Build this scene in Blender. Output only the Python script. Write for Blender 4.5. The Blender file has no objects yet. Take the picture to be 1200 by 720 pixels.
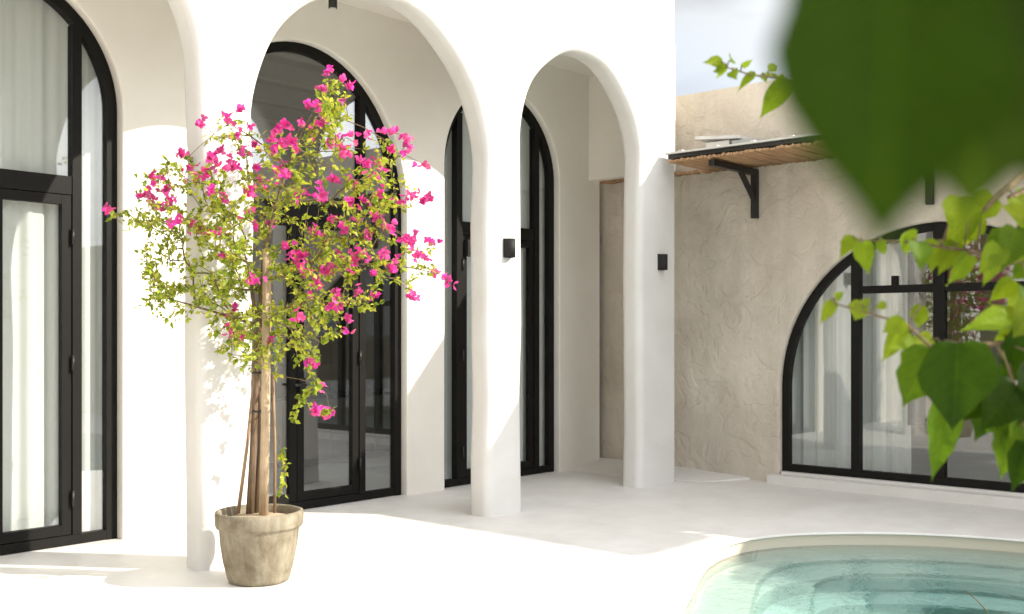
import bpy, math, random
from mathutils import Vector, Matrix
from mathutils.geometry import tessellate_polygon
PI = math.pi
sc = bpy.context.scene
COL = sc.collection

# ---------------------------------------------------------------- camera, sky, sun, exposure
CAM_H = 1.45
YAW = math.radians(41.25264)                 # heading of the lens, measured from +X (the arcade runs along +X)
FPX = 1254.193                               # focal length in photo pixels (1200 wide)
FWD = Vector((math.cos(YAW), math.sin(YAW), 0)); RGT = Vector((math.sin(YAW), -math.cos(YAW), 0))
cam_d = bpy.data.cameras.new('camera'); cam = bpy.data.objects.new('camera', cam_d); COL.objects.link(cam)
cam.location = (0, 0, CAM_H); cam.rotation_euler = (PI/2, 0, YAW - PI/2)
cam_d.sensor_width = 36; cam_d.lens = 36*FPX/1200; cam_d.shift_y = 32/1200
cam_d.clip_start = .02; cam_d.clip_end = 2000
cam_d.dof.use_dof = True; cam_d.dof.focus_distance = 7.5; cam_d.dof.aperture_fstop = 5.4
sc.camera = cam

SUN_FROM = Vector((.92, -1.4, 1.0)).normalized()
sun_d = bpy.data.lights.new('sun', 'SUN'); sun = bpy.data.objects.new('sun', sun_d); COL.objects.link(sun)
sun_d.energy = 2.2; sun_d.angle = math.radians(.6); sun_d.color = (1, .915, .78)
sun.rotation_euler = (-SUN_FROM).to_track_quat('-Z', 'Y').to_euler(); sun.location = (12, -18, 14)

w = bpy.data.worlds.new('World'); sc.world = w; w.use_nodes = True
nt = w.node_tree; N = nt.nodes; L = nt.links
bg = N['Background']; bg.inputs['Strength'].default_value = .145
sky = N.new('ShaderNodeTexSky'); sky.sky_type = 'NISHITA'; sky.sun_disc = False
sky.sun_elevation = math.asin(SUN_FROM.z); sky.sun_rotation = math.atan2(SUN_FROM.x, SUN_FROM.y)
sky.air_density = 1.0; sky.dust_density = 1.6; sky.ozone_density = 1.0
tc = N.new('ShaderNodeTexCoord'); mp = N.new('ShaderNodeMapping'); mp.inputs['Scale'].default_value = (1.5, 1.5, 5.0)
L.new(tc.outputs['Generated'], mp.inputs['Vector'])
cn = N.new('ShaderNodeTexNoise'); cn.inputs['Scale'].default_value = 1.6; cn.inputs['Detail'].default_value = 7; cn.inputs['Roughness'].default_value = .55
L.new(mp.outputs['Vector'], cn.inputs['Vector'])
cr = N.new('ShaderNodeValToRGB'); cr.color_ramp.elements[0].position = .36; cr.color_ramp.elements[0].color = (.86, .86, .86, 1); cr.color_ramp.elements[1].position = .62
L.new(cn.outputs['Fac'], cr.inputs['Fac'])
cm = N.new('ShaderNodeMix'); cm.data_type = 'RGBA'
L.new(cr.outputs['Color'], cm.inputs['Factor']); L.new(sky.outputs['Color'], cm.inputs['A']); # thin cloud: brighter overhead and round the sun (forward scattering), duller away from it
dt = N.new('ShaderNodeVectorMath'); dt.operation = 'DOT_PRODUCT'; L.new(tc.outputs['Generated'], dt.inputs[0]); dt.inputs[1].default_value = SUN_FROM
mr = N.new('ShaderNodeMapRange'); mr.interpolation_type = 'SMOOTHSTEP'; L.new(dt.outputs['Value'], mr.inputs['Value'])
mr.inputs['From Min'].default_value = .12; mr.inputs['From Max'].default_value = .75; mr.inputs['To Min'].default_value = 1.0; mr.inputs['To Max'].default_value = 3.25
cb = N.new('ShaderNodeVectorMath'); cb.operation = 'SCALE'; cb.inputs[0].default_value = (1.45, 1.475, 1.49); L.new(mr.outputs['Result'], cb.inputs['Scale'])
cn2 = N.new('ShaderNodeTexNoise'); cn2.inputs['Scale'].default_value = 2.6; cn2.inputs['Detail'].default_value = 6; L.new(mp.outputs['Vector'], cn2.inputs['Vector'])
cv = N.new('ShaderNodeMapRange'); L.new(cn2.outputs['Fac'], cv.inputs['Value']); cv.inputs['From Min'].default_value = .42; cv.inputs['From Max'].default_value = .62; cv.inputs['To Min'].default_value = .92; cv.inputs['To Max'].default_value = 1.22
cb2 = N.new('ShaderNodeVectorMath'); cb2.operation = 'SCALE'; L.new(cb.outputs['Vector'], cb2.inputs[0]); L.new(cv.outputs['Result'], cb2.inputs['Scale'])
L.new(cb2.outputs['Vector'], cm.inputs['B'])
L.new(cm.outputs['Result'], bg.inputs['Color'])

sc.view_settings.view_transform = 'Standard'; sc.view_settings.look = 'None'; sc.view_settings.gamma = 1
sc.view_settings.exposure = 1.72
sc.cycles.use_denoising = True
sc.cycles.max_bounces = 10; sc.cycles.diffuse_bounces = 5; sc.cycles.glossy_bounces = 4
sc.cycles.transparent_max_bounces = 24; sc.cycles.transmission_bounces = 6
sc.cycles.sample_clamp_indirect = 6

# ---------------------------------------------------------------- helpers
def at(px, py, depth):                       # a point at a given distance in front of the lens
    return Vector((0, 0, CAM_H)) + FWD*depth + RGT*((px-600)/FPX*depth) + Vector((0, 0, (392-py)/FPX*depth))

class MB:
    def __init__(s): s.v = []; s.f = []; s.sm = []; s.uv = {}; s.col = {}
    def vert(s, p): s.v.append(Vector(p)); return len(s.v)-1
    def face(s, ids, smooth=False, uv=None, col=None):
        s.f.append(tuple(ids)); s.sm.append(smooth)
        if uv: s.uv[len(s.f)-1] = uv
        if col: s.col[len(s.f)-1] = col
    def box(s, a, b, m=None):
        x0, y0, z0 = a; x1, y1, z1 = b
        p = [Vector(q) for q in ((x0,y0,z0),(x1,y0,z0),(x1,y1,z0),(x0,y1,z0),(x0,y0,z1),(x1,y0,z1),(x1,y1,z1),(x0,y1,z1))]
        if m is not None: p = [m @ q for q in p]
        i = [s.vert(q) for q in p]
        for f in ((0,3,2,1),(4,5,6,7),(0,1,5,4),(1,2,6,5),(2,3,7,6),(3,0,4,7)): s.face([i[k] for k in f])
    def bar(s, a, b, wx, wz, up=(0,0,1)):    # rectangular bar from a to b
        a = Vector(a); b = Vector(b); d = (b-a); l = d.length; d.normalize()
        side = d.cross(Vector(up)).normalized(); u = side.cross(d)
        m = Matrix.Translation(a) @ Matrix((side, d, u)).transposed().to_4x4()
        s.box((-wx/2, 0, -wz/2), (wx/2, l, wz/2), m)
    def tube(s, pts, rad, n=8, cap=True, col=None):
        pts = [Vector(p) for p in pts]
        if not hasattr(rad, '__len__'): rad = [rad]*len(pts)
        prev = None; rings = []
        for k, p in enumerate(pts):
            t = (pts[min(k+1, len(pts)-1)] - pts[max(k-1, 0)])
            if t.length < 1e-9: t = Vector((0,0,1))
            t.normalize()
            if prev is None:
                r = t.orthogonal().normalized()
            else:
                r = prev - t*prev.dot(t)
                r = r.normalized() if r.length > 1e-6 else t.orthogonal().normalized()
            prev = r; b = t.cross(r)
            rings.append([s.vert(p + (r*math.cos(2*PI*j/n) + b*math.sin(2*PI*j/n))*rad[k]) for j in range(n)])
        for k in range(len(rings)-1):
            for j in range(n):
                s.face((rings[k][j], rings[k][(j+1)%n], rings[k+1][(j+1)%n], rings[k+1][j]), True, None, col)
        if cap:
            s.face(rings[0][::-1], False, None, col); s.face(rings[-1], False, None, col)
    def lathe(s, prof, c, n=48, wob=None):
        rings = []
        for i, (r, z) in enumerate(prof):
            rings.append([s.vert((c[0]+r*math.cos(2*PI*j/n)*(1+(wob(j/n, z) if wob else 0)), c[1]+r*math.sin(2*PI*j/n)*(1+(wob(j/n, z) if wob else 0)), c[2]+z)) for j in range(n)])
        for k in range(len(rings)-1):
            for j in range(n):
                s.face((rings[k][j], rings[k][(j+1)%n], rings[k+1][(j+1)%n], rings[k+1][j]), True)
        return rings
    def build(s, name, mat, parent=None, origin=None):
        o_w = Vector(origin) if origin is not None else (ORG[parent] if parent is not None else Vector((0,0,0)))
        me = bpy.data.meshes.new(name)
        me.from_pydata([tuple(p - o_w) for p in s.v], [], s.f)
        me.polygons.foreach_set('use_smooth', s.sm)
        if s.uv:
            ul = me.uv_layers.new(name='UVMap')
            for fi, uvs in s.uv.items():
                for li, q in zip(me.polygons[fi].loop_indices, uvs): ul.data[li].uv = q
        if s.col:
            ca = me.color_attributes.new('tint', 'FLOAT_COLOR', 'CORNER')
            for fi, c in s.col.items():
                for li in me.polygons[fi].loop_indices: ca.data[li].color = (*c, 1)
        me.materials.append(mat); me.update()
        o = bpy.data.objects.new(name, me); COL.objects.link(o)
        if parent is not None: o.parent = parent
        else: o.location = o_w
        ORG[o] = o_w
        return o
ORG = {}
def tag(o, label=None, cat=None, group=None, kind=None):
    if label: o['label'] = label
    if cat: o['category'] = cat
    if group: o['group'] = group
    if kind: o['kind'] = kind
    return o
def thing(name, loc, label, cat, group=None):
    o = bpy.data.objects.new(name, None); COL.objects.link(o); o.location = loc; ORG[o] = Vector(loc)
    o.empty_display_size = .1
    return tag(o, label, cat, group)
def copy_thing(o, loc, label=None, parent=None):
    c = o.copy(); COL.objects.link(c); c.parent = parent; ORG[c] = Vector(loc)
    c.location = loc
    if label: c['label'] = label
    for ch in list(o.children):
        d = ch.copy(); COL.objects.link(d); d.parent = c
        for g in list(ch.children):
            e = g.copy(); COL.objects.link(e); e.parent = d
    return c

# ---------------------------------------------------------------- materials
class Mat:
    def __init__(s, name):
        s.m = bpy.data.materials.new(name); s.m.use_nodes = True; s.t = s.m.node_tree
        s.p = s.t.nodes['Principled BSDF']; s.out = s.t.nodes['Material Output']; s.tc = None
    def n(s, t, **kw):
        k = s.t.nodes.new(t)
        for a, b in kw.items():
            if hasattr(k, a): setattr(k, a, b)
        return k
    def l(s, a, b): s.t.links.new(a, b)
    def co(s, which='Object', scale=(1,1,1)):
        tc = s.n('ShaderNodeTexCoord'); mp = s.n('ShaderNodeMapping'); mp.inputs['Scale'].default_value = scale
        s.l(tc.outputs[which], mp.inputs['Vector']); return mp.outputs['Vector']
    def noise(s, vec, scale, detail=4, rough=.55, dist=0):
        k = s.n('ShaderNodeTexNoise'); k.inputs['Scale'].default_value = scale; k.inputs['Detail'].default_value = detail
        k.inputs['Roughness'].default_value = rough; k.inputs['Distortion'].default_value = dist; s.l(vec, k.inputs['Vector']); return k.outputs['Fac']
    def ramp(s, fac, stops):
        k = s.n('ShaderNodeValToRGB'); e = k.color_ramp.elements
        while len(e) < len(stops): e.new(.5)
        for q, (p, c) in zip(e, stops): q.position = p; q.color = (*c, 1) if len(c) == 3 else c
        s.l(fac, k.inputs['Fac']); return k.outputs['Color']
    def math(s, op, a, b=None):
        k = s.n('ShaderNodeMath'); k.operation = op
        for i, x in enumerate((a, b)):
            if x is None: continue
            if isinstance(x, (int, float)): k.inputs[i].default_value = x
            else: s.l(x, k.inputs[i])
        return k.outputs[0]
    def mix(s, fac, a, b, mode='MIX'):
        k = s.n('ShaderNodeMix'); k.data_type = 'RGBA'; k.blend_type = mode
        for nm, x in (('Factor', fac), ('A', a), ('B', b)):
            if isinstance(x, (int, float)): k.inputs[nm].default_value = x
            elif isinstance(x, tuple): k.inputs[nm].default_value = (*x, 1)
            else: s.l(x, k.inputs[nm])
        return k.outputs['Result']
    def bump(s, h, strength, dist=.02):
        k = s.n('ShaderNodeBump'); k.inputs['Strength'].default_value = strength; k.inputs['Distance'].default_value = dist
        s.l(h, k.inputs['Height']); s.l(k.outputs['Normal'], s.p.inputs['Normal']); return k
    def set(s, color=None, rough=None, metal=None, spec=None):
        if color is not None:
            if isinstance(color, tuple): s.p.inputs['Base Color'].default_value = (*color, 1)
            else: s.l(color, s.p.inputs['Base Color'])
        if rough is not None: s.p.inputs['Roughness'].default_value = rough
        if metal is not None: s.p.inputs['Metallic'].default_value = metal
        if spec is not None: s.p.inputs['Specular IOR Level'].default_value = spec
        return s.m

def plaster(name, c0, c1, bstr=.25, bscale=9, rough=.85, swirl=False):
    m = Mat(name); v = m.co()
    a = m.noise(v, 1.3, 5, .6, .4); b = m.noise(v, bscale, 5, .6, .6)
    col = m.ramp(a, [(.32, c0), (.68, c1)])
    m.set(col, rough, spec=.25)
    if swirl:
        d = m.noise(v, 3.2, 4, .5, 1.1); e = m.noise(v, 9, 6, .6, .5); f = m.noise(v, 5.0, 3, .5, 2.6)
        r = m.ramp(d, [(.42, (0,)*3), (.50, (.8,)*3), (.54, (.72,)*3), (.70, (1,)*3)]); q = m.ramp(f, [(.56, (0,)*3), (.60, (1,)*3), (.66, (.4,)*3)])
        h = m.math('ADD', m.math('MULTIPLY', r, .30), m.math('ADD', m.math('MULTIPLY', e, .55), m.math('MULTIPLY', q, .12)))
        big = m.noise(v, .9, 4, .6, .6)                          # worked areas and smoother areas, slow tone changes
        h = m.math('MULTIPLY', h, m.math('ADD', .25, m.math('MULTIPLY', big, 1.5)))
        st = m.noise(m.co('Object', (1, 1.6, .35)), 1.4, 5, .6, .3)
        m.l(m.mix(1.0, m.mix(.55, col, m.mix(1.0, col, m.ramp(st, [(.35, (.80, .79, .77)), (.62, (1.1, 1.1, 1.1))]), 'MULTIPLY')), (1, 1, 1), 'MULTIPLY'), m.p.inputs['Base Color'])
        m.bump(h, bstr, .03)
    else:
        f = m.noise(v, 60, 3, .6)
        h = m.math('ADD', m.math('MULTIPLY', a, .8), m.math('ADD', m.math('MULTIPLY', b, .6), m.math('MULTIPLY', f, .12)))
        m.bump(h, bstr, .02)
    return m.m
WHITE = plaster('white_plaster', (.655, .635, .60), (.73, .715, .69), .4, 7)
WHITE_IN = plaster('loggia_plaster', (.79, .755, .69), (.84, .81, .75), .16, 8)
BEIGE = plaster('beige_trowelled_plaster', (.52, .465, .39), (.66, .60, .515), .8, 8, .9, True)
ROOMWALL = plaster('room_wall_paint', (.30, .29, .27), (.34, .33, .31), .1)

def make_floor():
    m = Mat('polished_cement'); v = m.co(); a = m.noise(v, .8, 6, .62, .5); b = m.noise(v, 5, 5, .6, .8)
    c = m.ramp(a, [(.3, (.70, .675, .64)), (.55, (.755, .735, .705)), (.75, (.79, .775, .75))])
    c2 = m.ramp(b, [(.35, (.93, .93, .92)), (.6, (1, 1, 1))])
    col = m.mix(1.0, c, c2, 'MULTIPLY'); m.set(col, .55, spec=.35)
    r = m.ramp(b, [(.3, (.42,)*3), (.7, (.62,)*3)]); m.l(r, m.p.inputs['Roughness'])
    m.bump(m.math('ADD', a, m.math('MULTIPLY', b, .35)), .12, .02); return m.m
CEMENT = make_floor()

def simple(name, col, rough, metal=0, spec=.5, bn=0, bs=40):
    m = Mat(name); v = m.co(); a = m.noise(v, 6, 4)
    c = m.ramp(a, [(.3, tuple(x*.88 for x in col)), (.7, tuple(min(1, x*1.1) for x in col))])
    m.set(c, rough, metal, spec)
    if bn: m.bump(m.noise(v, bs, 4), bn, .004)
    return m.m
FRAME = simple('black_bronze_metal', (.0075, .0068, .006), .5, 0, .16, .05, 90)
BLACK = simple('black_steel', (.012, .011, .010), .42, 0, .45, .08, 80)
LAMPM = simple('charcoal_lamp_metal', (.020, .019, .019), .6, 0, .2, .08, 60)
WHITESHEET = simple('white_roof_sheet', (.60, .59, .565), .6, 0, .3, .1, 12)
GREYBLOCK = simple('grey_roof_block', (.42, .42, .41), .8, 0, .2, .2, 30)
CABINET = simple('greige_cabinet', (.40, .37, .335), .45, 0, .4)
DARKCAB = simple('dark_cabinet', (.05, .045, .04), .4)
GROUNDM = simple('garden_earth', (.22, .19, .13), .95, 0, .1, .4, 8)

def make_glass(tinted=False):
    m = Mat('tinted_glass' if tinted else 'clear_glass'); lw = m.n('ShaderNodeLayerWeight'); lw.inputs['Blend'].default_value = .5
    fac = m.math('ADD', (.08 if not tinted else .18), m.math('MULTIPLY', m.math('POWER', lw.outputs['Facing'], 4.0), .88))
    tr = m.n('ShaderNodeBsdfTransparent'); tr.inputs['Color'].default_value = (.955, .97, .96, 1)
    gl = m.n('ShaderNodeBsdfGlossy'); gl.inputs['Roughness'].default_value = .0; gl.inputs['Color'].default_value = (.95, .97, 1, 1)
    mx = m.n('ShaderNodeMixShader'); m.l(fac, mx.inputs[0]); m.l(tr.outputs[0], mx.inputs[1]); m.l(gl.outputs[0], mx.inputs[2])
    m.l(mx.outputs[0], m.out.inputs['Surface']); return m.m
GLASS = make_glass(); GLASS_T = make_glass(True)

def make_curtain():
    m = Mat('sheer_white_curtain'); v = m.co('Object', (60, 60, 8)); a = m.noise(v, 3, 3)
    col = m.ramp(a, [(.3, (.84, .85, .83)), (.7, (.89, .90, .885))])
    d = m.n('ShaderNodeBsdfDiffuse'); m.l(col, d.inputs['Color'])
    t = m.n('ShaderNodeBsdfTranslucent'); m.l(col, t.inputs['Color'])
    x = m.n('ShaderNodeMixShader'); x.inputs[0].default_value = .3
    m.l(d.outputs[0], x.inputs[1]); m.l(t.outputs[0], x.inputs[2]); m.l(x.outputs[0], m.out.inputs['Surface']); return m.m
CURTAIN = make_curtain()

def make_water():
    m = Mat('pool_water'); v = m.co('Object', (1, 1, 1))
    a = m.noise(v, 5.5, 3, .5, .8); b = m.noise(v, 17, 2, .5, .4)
    bp = m.n('ShaderNodeBump'); bp.inputs['Strength'].default_value = .4; bp.inputs['Distance'].default_value = .03
    m.l(m.math('ADD', a, m.math('MULTIPLY', b, .35)), bp.inputs['Height'])
    lw = m.n('ShaderNodeLayerWeight'); lw.inputs['Blend'].default_value = .5; m.l(bp.outputs['Normal'], lw.inputs['Normal'])
    fac = m.math('ADD', .02, m.math('MULTIPLY', m.math('POWER', lw.outputs['Facing'], 5.0), .93))
    rf = m.n('ShaderNodeBsdfRefraction'); rf.inputs['IOR'].default_value = 1.33; rf.inputs['Roughness'].default_value = 0; m.l(bp.outputs['Normal'], rf.inputs['Normal'])
    tr = m.n('ShaderNodeBsdfTransparent')
    m0 = m.n('ShaderNodeMixShader'); m0.inputs[0].default_value = .45; m.l(tr.outputs[0], m0.inputs[1]); m.l(rf.outputs[0], m0.inputs[2])
    gl = m.n('ShaderNodeBsdfGlossy'); gl.inputs['Roughness'].default_value = .02; m.l(bp.outputs['Normal'], gl.inputs['Normal'])
    mx = m.n('ShaderNodeMixShader'); m.l(fac, mx.inputs[0]); m.l(m0.outputs[0], mx.inputs[1]); m.l(gl.outputs[0], mx.inputs[2])
    m.l(mx.outputs[0], m.out.inputs['Surface'])
    va = m.n('ShaderNodeVolumeAbsorption'); va.inputs['Color'].default_value = (.06, .64, .62, 1); va.inputs['Density'].default_value = .42
    m.l(va.outputs[0], m.out.inputs['Volume']); return m.m
WATER = make_water()

def make_pooltile():
    m = Mat('aqua_pebble_lining'); v = m.co(); a = m.noise(v, 3, 5); 
    vo = m.n('ShaderNodeTexVoronoi'); vo.inputs['Scale'].default_value = 45; m.l(v, vo.inputs['Vector'])
    geo = m.n('ShaderNodeNewGeometry'); sx = m.n('ShaderNodeSeparateXYZ'); m.l(geo.outputs['Position'], sx.inputs[0])
    c = m.ramp(a, [(.3, (.58, .73, .66)), (.7, (.69, .82, .75))])
    c = m.mix(.35, c, m.ramp(vo.outputs['Distance'], [(0, (.7, .85, .8)), (.6, (.35, .5, .47))]))
    # the top band of the lining is bare sand-coloured render (the waterline strip)
    f = m.math('MULTIPLY', m.math('ADD', sx.outputs['Z'], .30), 5.5)
    k = m.n('ShaderNodeClamp'); m.l(f, k.inputs[0])
    sn = m.n('ShaderNodeSeparateXYZ'); m.l(geo.outputs['True Normal'], sn.inputs[0])
    ris = m.math('MULTIPLY', m.math('LESS_THAN', m.math('ABSOLUTE', sn.outputs['Z']), .8), m.math('LESS_THAN', sx.outputs['Z'], -.245))
    c = m.mix(ris, c, (.23, .35, .31))                            # steep step faces below the top band get a darker colour
    c = m.mix(k.outputs[0], c, (.52, .475, .385)); m.set(c, .7, spec=.3); m.bump(a, .2); return m.m
POOLM = make_pooltile()

def leafmat(name, trans=.45, veins=True, vs=.30, spec=.10, rough=.5):
    m = Mat(name); at_ = m.n('ShaderNodeVertexColor'); at_.layer_name = 'tint'; col = at_.outputs['Color']
    if veins:
        uv = m.n('ShaderNodeTexCoord'); s = m.n('ShaderNodeSeparateXYZ'); m.l(uv.outputs['UV'], s.inputs[0])
        au = m.math('ABSOLUTE', m.math('SUBTRACT', s.outputs['X'], .5))
        mid = m.math('LESS_THAN', au, .014)
        st = m.math('FRACT', m.math('MULTIPLY', m.math('SUBTRACT', s.outputs['Y'], m.math('MULTIPLY', au, .55)), 7.0))
        sv = m.math('LESS_THAN', m.math('ABSOLUTE', m.math('SUBTRACT', st, .5)), .045)
        vn = m.math('MAXIMUM', mid, m.math('MULTIPLY', sv, .6))
        nz = m.noise(m.co('Object'), 55, 4)
        col = m.mix(m.math('MULTIPLY', vn, vs), col, m.mix(1.0, col, (2.2, 1.9, 1.9), 'MULTIPLY'))
        col = m.mix(.5, col, m.mix(1.0, col, m.ramp(nz, [(.3, (.6, .7, .6)), (.7, (1.2, 1.2, 1.2))]), 'MULTIPLY'))
        m.bump(m.math('ADD', m.math('MULTIPLY', vn, -.6), m.math('MULTIPLY', nz, .6)), .4, .0025)
    m.set(col, rough, spec=spec)
    t = m.n('ShaderNodeBsdfTranslucent')
    tcol = m.mix(1.0, col, (2.1, 1.75, .75), 'MULTIPLY'); m.l(tcol, t.inputs['Color'])
    x = m.n('ShaderNodeMixShader'); x.inputs[0].default_value = trans
    m.l(m.p.outputs[0], x.inputs[1]); m.l(t.outputs[0], x.inputs[2]); m.l(x.outputs[0], m.out.inputs['Surface']); return m.m
LEAF = leafmat('heart_leaf', .5); BROADLEAF = leafmat('broad_leaf', .5, True, .8)
BLEAF = leafmat('small_leaf', .45, False, .3, .2, .55)
def petalmat():
    m = Mat('magenta_bract'); a = m.n('ShaderNodeVertexColor'); a.layer_name = 'tint'
    m.set(a.outputs['Color'], .6, spec=.15); t = m.n('ShaderNodeBsdfTranslucent'); m.l(a.outputs['Color'], t.inputs['Color'])
    x = m.n('ShaderNodeMixShader'); x.inputs[0].default_value = .45
    m.l(m.p.outputs[0], x.inputs[1]); m.l(t.outputs[0], x.inputs[2]); m.l(x.outputs[0], m.out.inputs['Surface']); return m.m
PETAL = petalmat()

def wood(name, c0, c1, sx=8):
    m = Mat(name); v = m.co('Object', (sx*3, sx*3, 1.2)); a = m.noise(v, 3, 6, .6, .6); b = m.noise(m.co('Object', (3, 3, 3)), 4, 4)
    c = m.ramp(a, [(.3, c0), (.7, c1)]); c = m.mix(.5, c, m.mix(1.0, c, m.ramp(b, [(.3, (.6,)*3), (.7, (1.25,)*3)]), 'MULTIPLY'))
    m.set(c, .75, spec=.2); m.bump(a, .4, .004); return m.m
BARK = wood('brown_bark', (.10, .07, .047), (.23, .16, .105))
TWIG = wood('twig_bark', (.10, .075, .04), (.22, .16, .09))
STAKE = wood('pale_cane', (.36, .26, .165), (.52, .40, .27))
DSTICK = wood('weathered_stick', (.20, .13, .08), (.36, .25, .16))
def bamboo():
    m = Mat('orange_bamboo'); v = m.co('Object', (1, 22, 22)); a = m.noise(v, 1.6, 5, .6, .5)
    c = m.ramp(a, [(.25, (.22, .12, .06)), (.5, (.39, .235, .125)), (.8, (.54, .36, .21))])
    m.set(c, .55, spec=.3); m.bump(a, .3, .004); return m.m
BAMBOO = bamboo()
def potmat():
    m = Mat('weathered_cement_pot'); v = m.co(); a = m.noise(v, 5, 6, .65, .8); b = m.noise(v, 24, 5, .6)
    g = m.co('Object', (14, 14, 3)); s_ = m.noise(g, 1.6, 4, .6, .4)
    c = m.ramp(a, [(.28, (.145, .12, .08)), (.48, (.22, .19, .14)), (.66, (.30, .27, .21)), (.8, (.37, .345, .29))])
    c = m.mix(.5, c, m.mix(1.0, c, m.ramp(s_, [(.35, (.66, .62, .55)), (.6, (1.15, 1.15, 1.1))]), 'MULTIPLY'))
    m.set(c, .92, spec=.15); m.bump(m.math('ADD', a, m.math('MULTIPLY', b, .6)), .5, .012); return m.m
POTM = potmat()
SOIL = simple('pale_gravel_soil', (.42, .34, .24), .95, 0, .1, 1.0, 70)

# ---------------------------------------------------------------- ground, terrace, pool
def catmull(P, n=10):
    out = []; k = len(P)
    for i in range(k):
        p0, p1, p2, p3 = (Vector(P[(i+j-1) % k]) for j in range(4))
        for s in range(n):
            t = s/n
            out.append(.5*((2*p1) + (p2-p0)*t + (2*p0-5*p1+4*p2-p3)*t*t + (3*p1-p0-3*p2+p3)*t**3))
    return out
POOL = catmull([(3.85, 2.15), (4.78, 2.99), (5.55, 3.40), (6.32, 3.72), (6.92, 3.72), (7.42, 3.42), (7.86, 2.85), (8.08, 2.1), (8.1, .8), (7.6, -1.0), (6.3, -2.1), (4.7, -1.9), (3.7, -.5), (3.5, 1.0)], 9)
def inset(pl, d):
    k = len(pl); out = []
    for i in range(k):
        t = (pl[(i+2) % k] - pl[(i-2) % k]).normalized(); n = Vector((t.y, -t.x))      # outline runs clockwise: inside is to the right
        out.append(pl[i] + n*d)
    for _ in range(int(d*6)):
        out = [(out[i-1] + out[i]*2 + out[(i+1) % k])/4 for i in range(k)]
    return out
def sheet_with_hole(outer, hole, z, lip=None):
    mb = MB(); polys = [[Vector((*p, z)) for p in outer], [Vector((*p, z)) for p in hole]]
    flat = polys[0] + polys[1]
    ids = [mb.vert(p) for p in flat]
    for tri in tessellate_polygon(polys):
        a, b, c = (flat[i] for i in tri)
        up = (b-a).cross(c-a).z
        mb.face([ids[i] for i in (tri if up > 0 else tri[::-1])])
    return mb
TER = [(-14, -12), (18, -12), (18, 16), (-14, 16)]
R_LIP = .012
edge = inset(POOL, -R_LIP)
mb = sheet_with_hole(TER, [tuple(p) for p in edge], 0)
rings = [[mb.vert((*p, 0)) for p in edge]]
for a in (30, 60, 90):
    a = math.radians(a); q = inset(POOL, -R_LIP*(1-math.sin(a)))
    rings.append([mb.vert((*p, -R_LIP*(1-math.cos(a)))) for p in q])
rings.append([mb.vert((*p, -.016)) for p in POOL])
rings.append([mb.vert((*p, -.02)) for p in inset(POOL, -.02)])
for A, B in zip(rings, rings[1:]):
    for i in range(len(A)): j = (i+1) % len(A); mb.face((A[i], A[j], B[j], B[i]), True)
tag(mb.build('terrace', CEMENT), 'smooth white cement terrace around the curved pool', 'terrace', None, 'structure')
far = [(900*math.cos(a*PI/18), 900*math.sin(a*PI/18)) for a in range(36)]
tag(sheet_with_hole(far, TER, -.03).build('ground', GROUNDM), 'bare garden ground beyond the terrace', 'ground', None, 'structure')

mb = MB()
prof = [(-.016, -.018), (-.006, -.24)]
for k in range(4): d = .006 + .33*k; zz = -.24 - .10*k; prof += [(d+.012, zz-.012), (d+.30, zz-.016), (d+.318, zz-.022), (d+.33, zz-.04), (d+.33, zz-.10)]
prof += [(1.33, -1.2), (1.42, -1.33)]
rr = []
for d, z in prof: rr.append([mb.vert((*p, z)) for p in inset(POOL, d)])
for A, B in zip(rr, rr[1:]):
    for i in range(len(A)): j = (i+1) % len(A); mb.face((A[i], A[j], B[j], B[i]), True)
mb.face(rr[-1][::-1])
tag(mb.build('pool_basin', POOLM), 'sand edged aqua pool basin with curved underwater steps', 'pool', None, 'structure')
mb = MB()
q = inset(POOL, -.009)
top = [mb.vert((*p, -.095)) for p in q]; bot = [mb.vert((*p, -1.5)) for p in q]
mb.face(top[::-1]); mb.face(bot)
for i in range(len(top)): j = (i+1) % len(top); mb.face((top[i], top[j], bot[j], bot[i]))
tag(mb.build('water', WATER), 'clear turquoise rippled water of the curved pool', 'water', None, 'structure')

YF, YFB, YB, YBB = 5.73, 5.95, 7.05, 7.27                      # arcade front/back, loggia wall front/back
XW = 9.60                                                       # face of the right-hand house
mb = MB()                                                       # low landing in the corner between the houses
pl = [(9.62, 5.40), (9.30, 5.62), (9.16, 6.40), (9.22, 6.98), (9.50, 7.06), (9.50, 7.6), (9.62, 7.6)]
lz = [.004, .004, .004, .004, .08, .08, .08]; pl = [(9.62, 5.25), (9.15, 5.5), (8.95, 6.2), (9.0, 7.06), (9.49, 7.06), (9.50, 7.6), (9.62, 7.6)]; lz = [.022, .004, .004, .004, .08, .08, .08]
b_ = [mb.vert((*p, -.02)) for p in pl]; t_ = [mb.vert((*p, z)) for p, z in zip(pl, lz)]
ctr = mb.vert((9.61, 6.4, .08))
for i in range(len(pl)): mb.face((t_[i], t_[(i+1) % len(pl)], ctr) if False else (ctr, t_[(i+1) % len(pl)], t_[i]))
for i in range(len(pl)): j = (i+1) % len(pl); mb.face((b_[i], b_[j], t_[j], t_[i]))
tag(mb.build('landing', CEMENT), 'low cement step in the corner between the two houses', 'step', None, 'structure')

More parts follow.
